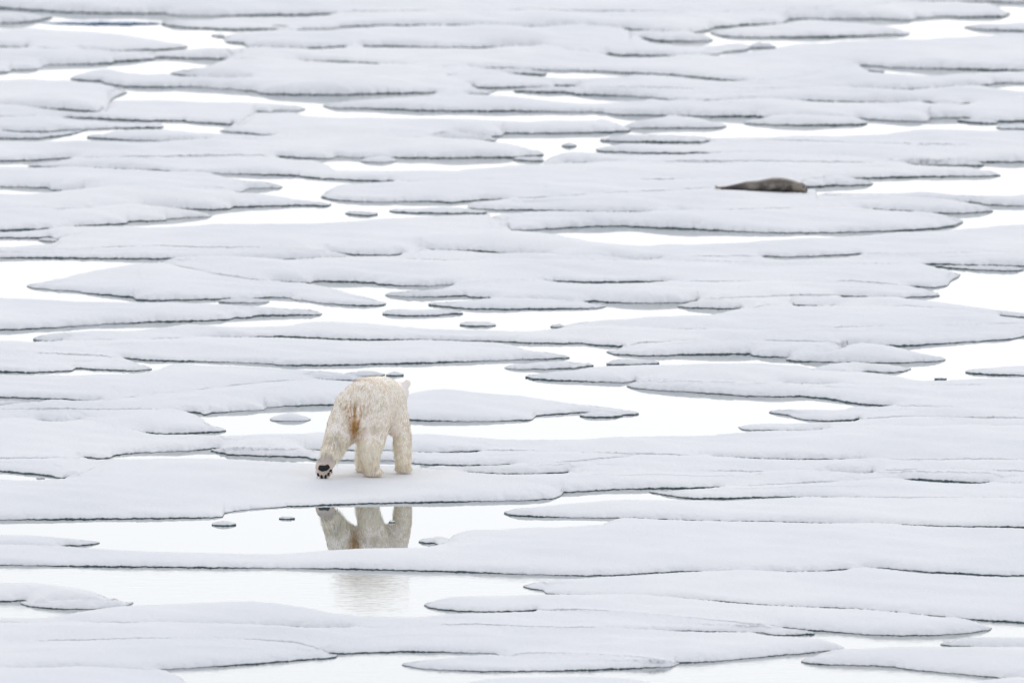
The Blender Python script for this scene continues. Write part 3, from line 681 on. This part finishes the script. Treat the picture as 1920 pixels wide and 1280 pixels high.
def fuse(bm, voxel, smooth=6, fac=.5):
    """weld overlapping limbs into one continuous skin"""
    me = bpy.data.meshes.new("work"); bm.to_mesh(me); bm.free()
    o = bpy.data.objects.new("work", me); COL.objects.link(o)
    r = o.modifiers.new("r", 'REMESH'); r.mode = 'VOXEL'; r.voxel_size = voxel
    s2 = o.modifiers.new("s", 'SMOOTH'); s2.iterations = smooth; s2.factor = fac
    dg = bpy.context.evaluated_depsgraph_get()
    out = bpy.data.meshes.new_from_object(o.evaluated_get(dg))
    bpy.data.objects.remove(o); bpy.data.meshes.remove(me)
    out.polygons.foreach_set("use_smooth", [True] * len(out.polygons))
    return out
def plain(name, col, rough=.6, spec=.3):
    m = bpy.data.materials.new(name); n, p = nodes(m)
    geo = new(n, "ShaderNodeNewGeometry")
    t = new(n, "ShaderNodeTexNoise", Scale=30.0, Detail=3.0)
    n.links.new(geo.outputs['Position'], t.inputs['Vector'])
    mx = new(n, "ShaderNodeMix", data_type='RGBA')
    mx.inputs[6].default_value = (*[c * .75 for c in col], 1); mx.inputs[7].default_value = (*[min(1, c * 1.25) for c in col], 1)
    n.links.new(t.outputs['Fac'], mx.inputs[0]); n.links.new(mx.outputs[2], p.inputs['Base Color'])
    p.inputs['Roughness'].default_value = rough; p.inputs['Specular IOR Level'].default_value = spec
    return m
def attr_material(name, rough=.75, spec=.15, sheen=0.0):
    m = bpy.data.materials.new(name); n, p = nodes(m)
    a = new(n, "ShaderNodeAttribute", attribute_name="tone")
    n.links.new(a.outputs['Color'], p.inputs['Base Color'])
    p.inputs['Roughness'].default_value = rough; p.inputs['Specular IOR Level'].default_value = spec
    if sheen:                                                    # hair lets light through
        tr = new(n, "ShaderNodeBsdfTranslucent"); n.links.new(a.outputs['Color'], tr.inputs['Color'])
        mx = new(n, "ShaderNodeMixShader"); mx.inputs[0].default_value = sheen
        n.links.new(p.outputs[0], mx.inputs[1]); n.links.new(tr.outputs[0], mx.inputs[2])
        tp = new(n, "ShaderNodeBsdfTransparent"); m2 = new(n, "ShaderNodeMixShader"); m2.inputs[0].default_value = .52
        n.links.new(mx.outputs[0], m2.inputs[1]); n.links.new(tp.outputs[0], m2.inputs[2])
        out = [q for q in n.nodes if q.type == 'OUTPUT_MATERIAL'][0]
        n.links.new(m2.outputs[0], out.inputs['Surface'])
    return m
def on_ice(px, py, words):
    """point on the named floe's snow that the survey pixel sees"""
    z = .12
    for _ in range(4):
        x, y = ground(px, py, z); z = floe_height(words, float(x), float(y))
    return Vector((float(x), float(y), z))

# ------------------------------------------------------------------ the polar bear, walking away and to the right
BEAR = on_ice(696, 895, "polar bear is walking")
HD = math.radians(13)
U = Vector((math.sin(HD), math.cos(HD), 0)); VR = Vector((math.cos(HD), -math.sin(HD), 0))
A0 = Vector((-.165, -.02, 0))
def axis(s_, z, side=0.0): return A0 + U * s_ + VR * side + Vector((0, 0, z))

bm = bmesh.new()
secs = [(.03, .86, .15, .20), (.12, .885, .265, .315), (.28, .905, .325, .355), (.5, .91, .335, .36), (.75, .87, .335, .395),
        (1.0, .855, .335, .395), (1.25, .87, .325, .365), (1.45, .88, .28, .33), (1.62, .875, .215, .27)]
tube(bm, [axis(s_, z) for s_, z, a, b in secs], [(a, b) for s_, z, a, b in secs], seg=24)
# neck bends a little to the left of the body line, head low
NK = [axis(1.5, .9), axis(1.72, .93, .02), axis(1.92, .95, .03)]
tube(bm, NK, [(.23, .26), (.185, .21), (.155, .17)], seg=18)
HC = axis(2.0, .965, .045)
ball(bm, HC, (.155, .175, .15), Matrix.Rotation(-HD, 3, 'Z'), 20)
tube(bm, [HC + U * .08 + Vector((0, 0, -.03)), HC + U * .22 + Vector((0, 0, -.06)), HC + U * .35 + Vector((0, 0, -.085))], [(.115, .105), (.085, .08), (.062, .058)])
for sd in (-1, 1):
    e = HC + VR * (.138 * sd) - U * .03 + Vector((0, 0, .122))
    ball(bm, e, (.056, .028, .064), Matrix.Rotation(-HD, 3, 'Z'), 12)
# shoulders and haunches
ball(bm, axis(1.3, .80, .165), (.17, .25, .34), Matrix.Rotation(-HD, 3, 'Z'))
ball(bm, axis(1.3, .80, -.20), (.17, .25, .34), Matrix.Rotation(-HD, 3, 'Z'))
ball(bm, axis(.30, .80, .155), (.20, .27, .36), Matrix.Rotation(-HD, 3, 'Z'))
ball(bm, axis(.20, .78, -.185), (.205, .28, .36), Matrix.Rotation(-HD, 3, 'Z'))
ball(bm, axis(.02, .70), (.07, .055, .13))                                      # short tail
# right hind leg: carrying the weight
tube(bm, [(.02, .24, .84), (.03, .26, .62), (.00, .20, .46), (-.025, .08, .33), (-.02, .06, .22), (.0, .06, .12)],
     [(.21, .25), (.205, .235), (.18, .195), (.155, .155), (.125, .13), (.112, .13)], up=(0, 1, 0))
tube(bm, [(-.01, .01, .055), (.02, .14, .06), (.05, .27, .05)], [(.105, .055), (.13, .065), (.115, .05)])
# left hind leg: pushing off, sole turned back
tube(bm, [(-.30, .20, .86), (-.39, .20, .65), (-.44, .10, .50), (-.50, -.08, .37), (-.545, -.22, .27), (-.57, -.24, .19)],
     [(.20, .25), (.195, .235), (.175, .20), (.145, .155), (.115, .115), (.10, .085)], up=(0, 1, 0))
LP = Vector((-.612, -.265, .155))
ball(bm, LP + Vector((0, .01, .0)), (.118, .060, .150), Matrix.Rotation(math.radians(-8), 3, 'Y') @ Matrix.Rotation(math.radians(10), 3, 'X'))
for k in range(5):                                                              # five toes along the lower rim
    a = math.radians(-152 + 31 * k)
    ball(bm, LP + Vector((.098 * math.cos(a) * (1 if k < 4 else 1.05), -.005, .128 * math.sin(a) + .002)), (.033, .04, .038), None, 10)
# right fore leg
tube(bm, [(.335, 1.12, .78), (.36, 1.06, .64), (.395, .95, .47), (.405, .82, .30), (.41, .74, .17), (.41, .72, .09)],
     [(.13, .17), (.135, .18), (.128, .155), (.115, .125), (.102, .11), (.102, .115)], up=(0, 1, 0))
tube(bm, [(.41, .68, .045), (.42, .80, .055), (.435, .92, .045)], [(.10, .05), (.118, .06), (.11, .045)])
# left fore leg, reaching on the far side
tube(bm, [(.02, 1.15, .82), (-.02, 1.10, .62), (-.06, 1.02, .44), (-.095, .90, .28), (-.11, .84, .15), (-.11, .82, .09)],
     [(.15, .19), (.14, .18), (.13, .15), (.12, .125), (.105, .11), (.10, .11)], up=(0, 1, 0))
tube(bm, [(-.115, .78, .045), (-.10, .9, .055), (-.09, 1.02, .045)], [(.095, .05), (.115, .06), (.105, .045)])
skin = fuse(bm, .021, 9, .5)
skin.name = "polar_bear"

def pix(p):
    """survey pixel of a bear-local point"""
    w = BEAR + Vector(p)
    dy = w.y; dz = w.z - CAM_H
    f = dy * CP - dz * SP; u_ = dy * SP + dz * CP
    return 960 + FPX * w.x / f, 640 - FPX * u_ / f
def smooth01(a, b, x):
    t = max(0.0, min(1.0, (x - a) / (b - a))); return t * t * (3 - 2 * t)
from mathutils import noise as mnoise
CREAM, PALE, DIRTY, RUST, BLOOD, TAN = (.975, .885, .825), (.98, .92, .885), (.70, .655, .58), (.50, .275, .09), (.46, .20, .09), (.76, .62, .45)
def lerp3(a, b, t): return tuple(a[q] + (b[q] - a[q]) * t for q in range(3))
CLEFT = A0 + U * .03                                            # line below the tail
def coat(p, n_, rnd):
    """coat colour of a hair rooted at p: cream, dirty and stained where the animal is"""
    c = lerp3(CREAM, PALE, .5 + .5 * mnoise.noise(Vector(p) * 3.1))
    c = lerp3(c, PALE, .4 * smooth01(.4, 1.0, p.z) )
    c = lerp3(c, TAN, .45 * smooth01(.38, .05, p.z) * (.5 + .5 * mnoise.noise(Vector(p) * 7)))
    back = -n_.dot(U)
    # grey damp fur inside the left thigh
    g = math.exp(-(((p.x + .44) / .12) ** 2 + ((p.z - .50) / .12) ** 2)) * smooth01(-.1, .5, back)
    c = lerp3(c, DIRTY, min(1, .8 * g + .25 * max(0, mnoise.noise(Vector(p) * 9))))
    # rusty stain fanning out above and narrowing below the tail
    lx = p.x + .215 + .02 * (p.z - .8); h = p.z
    wdt = .044 + .10 * smooth01(.62, .98, h)
    st = math.exp(-(lx / wdt) ** 2) * smooth01(.50, .60, h) * smooth01(1.10, .90, h) * smooth01(.0, .45, back)
    streak = .5 + .5 * math.sin(lx * 210 / (1 + 3.2 * max(0, h - .6)) + 5 * mnoise.noise(Vector((p.x * 11, 0, p.z * 6))))
    k = st * (1.0 * streak ** 2 * smooth01(1.1, .9, h) + 1.1 * smooth01(.84, .66, h))
    c = lerp3(c, RUST, min(.95, k * 1.3))
    # dried blood across the top of the rump
    s_ = (p - A0).dot(U); v = (p - A0).dot(VR)
    b = math.exp(-((s_ - .30 - .25 * v) / .028) ** 2) * smooth01(-.16, -.08, v) * smooth01(.20, .10, v) * smooth01(.5, .8, n_.z)
    c = lerp3(c, BLOOD, min(.9, b * (.5 + .8 * max(0, mnoise.noise(Vector(p) * 28) + .3))))
    b2 = math.exp(-((s_ - .45) / .16) ** 2) * smooth01(.3, .8, n_.z)
    c = lerp3(c, TAN, .35 * b2)
    if (p - LP).length < .2 and n_.y < -.2:                      # sole of the lifted paw: dirty pinkish fur, grey heel
        c = lerp3(c, (.66, .545, .47), .75)
        c = lerp3(c, (.30, .28, .27), .8 * smooth01(.205, .235, p.z) * (.6 + .5 * mnoise.noise(Vector(p) * 40)))
    f = 1 + .05 * (rnd - .5)
    return tuple(min(.975, q * f) for q in c)

SKINM, FURM = attr_material("bear_undercoat"), attr_material("bear_guard_hair", .65, .15, .06)
skin.materials.append(SKINM)
bear = bpy.data.objects.new("polar_bear", skin)
COL.objects.link(bear)
bear.location = BEAR
tag(bear, "cream polar bear with rust-stained rump walking away across the snow", "polar bear")
nv = len(skin.vertices)
col = skin.attributes.new("tone", 'FLOAT_COLOR', 'POINT')
cc = np.ones((nv, 4), np.float32)
for v in skin.vertices: cc[v.index, :3] = [q * 1.0 for q in coat(v.co, v.normal, .5)]
col.data.foreach_set("color", cc.ravel())

# ---- fur: tapered locks rooted all over the skin
def make_fur(me, count, seed, wmin=.0030, wmax=.0062, lmul=1.0, tonal=.10):
    rg = random.Random(seed)
    areas = np.array([p.area for p in me.polygons]); cum = np.cumsum(areas); tot = cum[-1]
    us = np.sort(RNG.uniform(0, tot, count)); idx = np.searchsorted(cum, us)
    vn = [v.normal.copy() for v in me.vertices]; vc = [v.co.copy() for v in me.vertices]
    V = []; F = []; C = []; N = []
    for fi in idx:
        p_ = me.polygons[int(min(fi, len(areas) - 1))]; vs = p_.vertices
        w = [rg.random() ** 1.2 + .01 for _ in vs]; sw = sum(w)
        p = Vector((0, 0, 0)); n_ = Vector((0, 0, 0))
        for q, vi in zip(w, vs): p += vc[vi] * (q / sw); n_ += vn[vi] * (q / sw)
        n_.normalize()
        dpaw = (p - LP).length
        sole = dpaw < .185 and n_.y < -.5                             # only short stubble between the pads
        if p.z < .012: continue
        # combing: rearwards and down on the trunk, down on the legs, round the haunches
        low = smooth01(.62, .42, p.z)
        g = U * (-.75 * (1 - low)) + Vector((0, 0, -1)) * (.55 + .6 * low)
        g += VR * ((p - A0).dot(VR) * .5 * (1 - low))
        wv = Vector((mnoise.noise(p * 6.5), mnoise.noise(p * 6.5 + Vector((9, 3, 1))), mnoise.noise(p * 6.5 + Vector((2, 7, 5))))) * .65
        cl = Vector((mnoise.noise(p * 24), mnoise.noise(p * 24 + Vector((9, 3, 1))), mnoise.noise(p * 24 + Vector((2, 7, 5))))) * .55
        g = g + wv + cl + Vector((rg.gauss(0, .13), rg.gauss(0, .13), rg.gauss(0, .13)))
        t = g - n_ * g.dot(n_)
        if t.length < 1e-3: continue
        t.normalize()
        head = smooth01(1.5, 1.8, (p - A0).dot(U))
        L = (.060 + .040 * smooth01(.75, .35, p.z) - .03 * head) * rg.uniform(.65, 1.25) * lmul
        if p.z < .10: L *= .62
        if dpaw < .2: L *= .5
        if sole: L *= .42
        lift = rg.uniform(.10, .42)
        lift *= .75
        d1 = (t + n_ * lift).normalized(); d2 = (t + n_ * lift * .15 + Vector((0, 0, -.35))).normalized()
        a = p - n_ * .004; b = a + d1 * L * .5; c = b + d2 * L * .5
        if c.z < .004: c.z = .004
        if b.z < .006: b.z = .006
        sd = t.cross(n_).normalized() * (rg.uniform(wmin, wmax) * (1 - .4 * head))
        i0 = len(V)
        V += [a - sd, a + sd, b - sd * .8, b + sd * .8, c]
        F += [(i0, i0 + 1, i0 + 3, i0 + 2), (i0 + 2, i0 + 3, i0 + 4)]
        k = coat(p, n_, rg.random() * 1.0)
        lock = mnoise.noise(p * 30) * .9 + mnoise.noise(p * 13) * .5          # damp clumped locks, some bleached; shade in the gaps between them painted darker
        k = tuple(max(.02, min(.975, q * (1 + tonal * lock - tonal * .35 * (1 if q == k[2] else 0)))) for q in k)
        tip = 1 + rg.uniform(-.07, .02)
        root = tuple(q * .97 for q in k); k2 = tuple(min(.975, q * tip) for q in k)
        C += [root, root, k, k, k2]
        nn = (n_ + d1 * .25 + Vector((rg.gauss(0, .10), rg.gauss(0, .10), rg.gauss(0, .10)))).normalized()
        N += [nn] * 5
    f = bpy.data.meshes.new("fur")
    f.from_pydata(V, [], F)
    f.materials.append(FURM)
    at = f.attributes.new("tone", 'FLOAT_COLOR', 'POINT')
    at.data.foreach_set("color", np.column_stack([np.array(C, np.float32), np.ones(len(C), np.float32)]).ravel())
    f.polygons.foreach_set("use_smooth", [True] * len(f.polygons))
    f.normals_split_custom_set_from_vertices(N)
    return f
fm = make_fur(skin, 44000, 3, tonal=.30)
fur = bpy.data.objects.new("fur", fm); fur["kind"] = "stuff"
COL.objects.link(fur); fur.parent = bear
locks = bpy.data.objects.new("guard_hair", make_fur(skin, 8000, 5, .0035, .0065, 1.35, .36)); locks["kind"] = "stuff"
COL.objects.link(locks); locks.parent = bear

# ---- sole of the lifted hind paw: one broad pad, toe pads, claws; nose and eyes
PAD = plain("black_pad_skin", (.012, .012, .014), .55, .3)
CLAW = plain("dark_horn", (.035, .03, .028), .4, .4)
def part(name, bm_, mat, parent=bear):
    me = bpy.data.meshes.new(name); bm_.to_mesh(me); bm_.free()
    me.polygons.foreach_set("use_smooth", [True] * len(me.polygons)); me.materials.append(mat)
    o = bpy.data.objects.new(name, me); COL.objects.link(o); o.parent = parent
    return o
SY = -.262 - .062
bm = bmesh.new()
tube(bm, [(LP.x - .066, SY + LP.y + .268, .160), (LP.x - .025, SY + LP.y + .260, .146), (LP.x + .025, SY + LP.y + .260, .150), (LP.x + .066, SY + LP.y + .268, .176)],
     [(.013, .031), (.016, .040), (.016, .037), (.012, .027)], seg=12)
part("sole_pad", bm, PAD)
for k, (dx, z, r) in enumerate(((-.076, .060, .021), (-.030, .036, .023), (.022, .040, .022), (.060, .072, .021), (.088, .116, .019))):
    bm = bmesh.new()
    ball(bm, Vector((LP.x + dx, LP.y - .052 + (.012 if k in (0, 4) else 0), z)), (r * .72, .012, r * 1.2), Matrix.Rotation(math.radians((-20, -8, 10, 28, 50)[k]), 3, 'Y'), 12)
    part("toe_pad", bm, PAD)
    bm = bmesh.new()
    ball(bm, Vector((LP.x + dx * 1.16, LP.y - .035, z - .030 + .012 * k / 4)), (.005, .010, .011), None, 8)
    part("claw", bm, CLAW)
bm = bmesh.new(); ball(bm, HC + U * .385 + Vector((0, 0, -.075)), (.038, .028, .028)); part("nose", bm, PAD)
for sd in (-1, 1):
    bm = bmesh.new(); ball(bm, HC + U * .155 + VR * (.085 * sd) + Vector((0, 0, .045)), .013); part("eye", bm, PAD)
for fx, fy in ((.43, .93), (-.09, 1.03), (.05, .30)):
    for k in range(5):
        bm = bmesh.new()
        tube(bm, [(fx - .075 + .0375 * k, fy + .02, .03), (fx - .075 + .0375 * k, fy + .075, .008)], [.011, .004], seg=6)
        part("claw", bm, CLAW)

# ------------------------------------------------------------------ the seal, flat out on the ice, head to the right
SEAL = on_ice(1427, 357.5, "dark seal is lying")
SPM = float(px_per_m(370))
def sx(px): return (px - 1427) / SPM
def sz(py): return 1.06 * (357.8 - py) / SPM
prof = [(1352, 354.2, .055), (1362, 351.2, .085), (1381, 346.6, .13), (1400, 341.4, .17), (1422, 339.0, .20), (1436, 336.2, .225),
        (1449, 333.2, .245), (1463, 332.2, .25), (1477, 333.6, .235), (1490, 336.6, .195), (1499, 339.4, .155), (1506, 344.0, .125), (1510, 348.5, .085)]
bm = bmesh.new()
tube(bm, [(sx(a), 0, max(sz(b) * .5, .028)) for a, b, w in prof], [(w, max(sz(b) * .5, .03)) for a, b, w in prof], seg=20)
ball(bm, (sx(1502.5), -.02, sz(348.2)), (.082, .105, .090))                                 # head
ball(bm, (sx(1508.5), -.03, sz(352.0)), (.055, .075, .055))                                 # muzzle
for sg in (-1, 1):                                                                           # hind flippers, one tip raised
    tube(bm, [(sx(1356), .03 * sg, .035), (sx(1347), .06 * sg, .035), (sx(1339.5), .085 * sg, .065 if sg > 0 else .03)], [(.045, .022), (.06, .014), (.035, .008)])
tube(bm, [(sx(1480), -.16, .11), (sx(1474), -.235, .065), (sx(1463), -.255, .035)], [(.055, .04), (.05, .022), (.03, .010)])   # near fore flipper
tube(bm, [(sx(1480), .16, .11), (sx(1474), .235, .065), (sx(1463), .255, .035)], [(.055, .04), (.05, .022), (.03, .010)])
sk = fuse(bm, .014, 3, .5); sk.name = "seal"
SEALM = attr_material("short_seal_coat", .5, .3)
sk.materials.append(SEALM)
seal = bpy.data.objects.new("seal", sk); COL.objects.link(seal)
seal.location = SEAL + Vector((0, .0, -.006))
tag(seal, "dark grey-brown seal lying flat on the ice with its head to the right", "seal")
sv = np.empty(len(sk.vertices) * 3); sk.vertices.foreach_get("co", sv); sv = sv.reshape(-1, 3)
gx = np.arange(-.95, .96, .1)                                        # the belly settles into the snow all along
gh = np.array([max(floe_height("dark seal is lying", SEAL.x + u_, SEAL.y + w_) for w_ in (-.15, 0, .15)) for u_ in gx]) - SEAL.z
gh = np.convolve(np.pad(gh, 2, mode='edge'), np.ones(5) / 5, mode='valid')
at = sk.attributes.new("tone", 'FLOAT_COLOR', 'POINT')
cc = np.ones((len(sk.vertices), 4), np.float32)
for v in sk.vertices:
    p = v.co; x_ = p.x * SPM + 1427
    c = (.098, .084, .073)
    m_ = mnoise.noise(p * 7) * .5 + mnoise.noise(p * 19) * .35
    c = lerp3(c, (.29, .26, .22), max(0, min(1, .46 + 1.8 * m_)) * smooth01(1378, 1410, x_) * smooth01(.2, .08, p.z))
    c = lerp3(c, (.055, .042, .045), .85 * smooth01(1398, 1376, x_) * smooth01(1352, 1362, x_))
    c = lerp3(c, (.15, .10, .09), .8 * smooth01(1364, 1352, x_))
    c = lerp3(c, (.085, .072, .062), .75 * math.exp(-((x_ - 1475) / 8) ** 2) * smooth01(.17, .06, p.z))
    c = lerp3(c, (.09, .075, .065), .7 * smooth01(.17, .215, p.z))
    c = lerp3(c, (.27, .235, .185), .85 * smooth01(1483, 1488, x_) * smooth01(.20, .15, p.z) * (.75 + .5 * mnoise.noise(p * 22)))
    c = lerp3(c, (.10, .085, .08), .7 * smooth01(1509, 1512, x_))
    cc[v.index, :3] = c
at.data.foreach_set("color", cc.ravel())
sv[:, 2] += np.interp(sv[:, 0], gx, gh)
sk.vertices.foreach_set("co", sv.ravel()); sk.update()
hz = float(np.interp(sx(1508), gx, gh)); fz = float(np.interp(sx(1473), gx, gh))
def lift(o_, z_): o_.location.z += z_
bm = bmesh.new(); ball(bm, (sx(1513), -.04, sz(351.2)), (.018, .026, .018)); lift(part("nose", bm, PAD, seal), hz)
for sg in (-1, 1):
    bm = bmesh.new(); ball(bm, (sx(1506.5), -.02 + .088 * sg, sz(346.2)), .014); lift(part("eye", bm, PAD, seal), hz)
bm = bmesh.new()
tube(bm, [(sx(1480), -.19, .10), (sx(1474), -.262, .06), (sx(1463), -.275, .03)], [(.05, .035), (.045, .02), (.025, .008)])
lift(part("fore_flipper", bm, plain("dark_flipper", (.06, .05, .045)), seal), fz)
